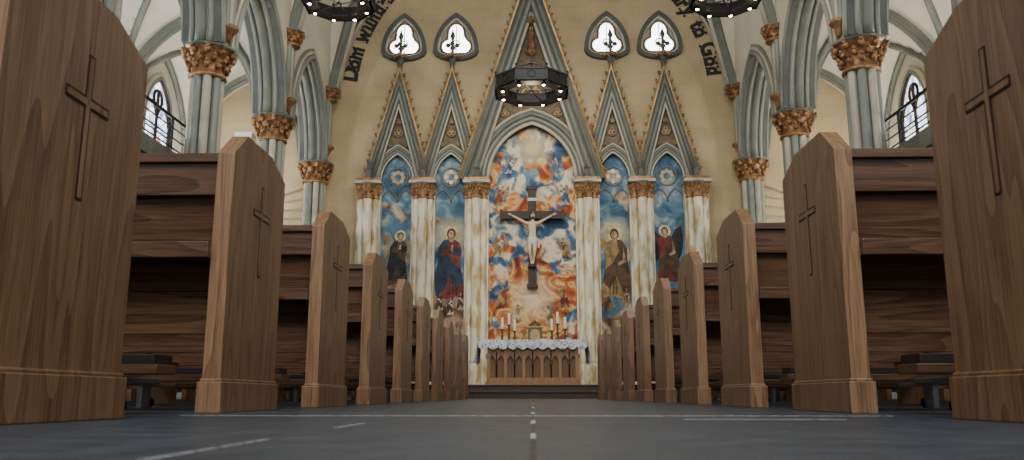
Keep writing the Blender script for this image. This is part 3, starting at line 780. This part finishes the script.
# ---------------------------------------------------------------- chandeliers
def chandelier(x, y, z, r, top):
    mb = MB(); n = 8; fr = (V3((0, 0, 0)), V3((1, 0, 0)), V3((0, 1, 0)), V3((0, 0, 1)))
    oc = [(r * math.cos(-2 * pi * (i + .5) / n), r * math.sin(-2 * pi * (i + .5) / n)) for i in range(n)]
    mb.sweep(fr, oc, rect(-.02, .02, -.16, -.12), BLACK, closed=True); mb.sweep(fr, oc, rect(-.02, .02, .08, .12), BLACK, closed=True)
    mb.sweep(fr, oc, rect(-.006, .006, -.13, .10), BLACK, closed=True)
    mb.sweep(fr, oc, rect(-.24, .02, -.16, -.145), BLACK, closed=True)
    for i, (a, b) in enumerate(oc):
        mb.box(a - .02, a + .02, b - .02, b + .02, -.18, .16, BLACK); mb.ball((a, b, .18), .028, BLACK)
        mb.tube([(a, b, .12), (0, 0, .5)], .005, BLACK, 5)
        mb.lathe((a * .8, b * .8, -.2), [(.04, 0), (.045, .05), (.03, .07)], 10, BLACK); mb.ball((a * .8, b * .8, -.2), (.032, .032, .018), BULB)
        if i % 2 == 0: mb.tube([(a * .95, b * .95, -.14), (0, 0, -.13)], .012, BLACK, 6)
        a2, b2 = oc[(i + 1) % n]
        mmx, mmy = (a + a2) / 2, (b + b2) / 2; d = V3((a2 - a, b2 - b, 0)).normalized(); nn = V3((mmx, mmy, 0)).normalized()
        mb.sweep((V3((mmx, mmy, -.01)) + nn * .008, d, V3((0, 0, 1)), nn), circ(.07, 12), rollprof(0, 0, .01, 6), BLACK, closed=True)
    mb.lathe((0, 0, -.16), [(.0, 0), (.06, .02), (.06, .06), (.02, .08)], 12, BLACK)
    mb.tube([(0, 0, -.08), (0, 0, top - z)], .010, BLACK, 6)
    mb.build('chandelier', loc=(x, y, z))
    l = bpy.data.lights.new('chandelier_light', 'POINT'); l.energy = 20; l.color = (1, .8, .55); l.shadow_soft_size = .12
    o = bpy.data.objects.new('chandelier_light', l); o.location = (x, y, z - .4); COL.objects.link(o)
chandelier(0, 16.0, 6.22, .78, 12.3)
chandelier(-3.52, 14.0, 7.18, .65, 11.0)
chandelier(3.52, 14.0, 7.18, .65, 11.0)

# ---------------------------------------------------------------- gallery in aisles
for sx, nm in ((-1, 'left'), (1, 'right')):
    G = empty('aisle_gallery')
    mb = MB(); a, b = sorted((sx * 6.2, sx * AX)); mb.box(a, b, 3, YW, 3.9, 4.1, AISLEW); a, b = sorted((sx * 6.15, sx * 6.22)); mb.box(a, b, 3, YW, 3.85, 4.15, RIB)
    mb.build('gallery_slab', G)
    mb = MB(); x = sx * 6.36
    for z, r in ((4.88, .03), (4.70, .014), (4.52, .014), (4.34, .014)): mb.tube([(x, 3, z), (x, YW - .02, z)], r, BLACK)
    y = 3.1
    while y < YW: mb.box(x - .02, x + .02, y - .02, y + .02, 4.1, 4.88, BLACK); y += 1.2
    mb.build('gallery_railing', G)
mb = MB(); mb.tube([(0, 0, 0), (0, 0, 1.6)], .02, BLACK); mb.prism(front(0, .15, 1.5), [(-.17, 0), (.17, 0), (.2, .5), (-.2, .5)], 0, .3, WHITE); mb.lathe((0, 0, 0), [(.2, 0), (.03, .05)], 12, BLACK)
mb.build('loudspeaker', loc=(-6.75, 18.6, 4.1), bevel=.01)

# ---------------------------------------------------------------- lights
def area(name, loc, tgt, sx, sy, e, col):
    l = bpy.data.lights.new(name, 'AREA'); l.shape = 'RECTANGLE'; l.size = sx; l.size_y = sy; l.energy = e; l.color = col
    o = bpy.data.objects.new(name, l); o.location = loc; o.rotation_euler = (V3(tgt) - V3(loc)).to_track_quat('-Z', 'Y').to_euler(); COL.objects.link(o)
def spot(name, loc, tgt, e, ang, col, r=.15):
    l = bpy.data.lights.new(name, 'SPOT'); l.energy = e; l.spot_size = math.radians(ang); l.spot_blend = .6; l.color = col; l.shadow_soft_size = r
    o = bpy.data.objects.new(name, l); o.location = loc; o.rotation_euler = (V3(tgt) - V3(loc)).to_track_quat('-Z', 'Y').to_euler(); COL.objects.link(o)
area('rear_window_light', (0, -4, 7.5), (0, 9, 0), 6, 4, 750, (.92, .96, 1.0))
area('nave_fill', (0, 9.5, 9.5), (0, 18, 3), 5, 2, 330, (1, .95, .86))  # unseen lamp added high in the nave to light the sanctuary end
for s_ in (-1, 1):
    spot('reredos_fill', (s_ * 3.2, 12.0, 8.6), (-s_ * 1.0, 20, 4.2), 640, 56, (1, .90, .74))  # unseen spots added to brighten the reredos
    for y in (8, 13, 17.8):  # lamps added out of view above the slab to brighten the aisle vaults
        l = bpy.data.lights.new('aisle_vault_fill', 'POINT'); l.energy = 230 if s_ < 0 else 190; l.color = (.97, .98, 1) if s_ < 0 else (1, .97, .9); l.shadow_soft_size = .1
        o = bpy.data.objects.new('aisle_vault_fill', l); o.location = (s_ * 7.9, y, 4.35); COL.objects.link(o)
w = bpy.data.worlds.new('World'); sc.world = w; w.use_nodes = True
bg = w.node_tree.nodes['Background']; bg.inputs[0].default_value = (.80, .89, 1, 1); bg.inputs[1].default_value = .65

# ---------------------------------------------------------------- camera
cam = bpy.data.cameras.new('camera'); cam.sensor_width = 36; cam.lens = 830 / 1024 * 36
co = bpy.data.objects.new('camera', cam); COL.objects.link(co); sc.camera = co
co.location = (0, 0, .047)
co.rotation_euler = (math.radians(90 + 11.27), 0, math.radians(1.42))
cam.clip_start = .02
cam.dof.use_dof = True; cam.dof.focus_distance = 8; cam.dof.aperture_fstop = 8
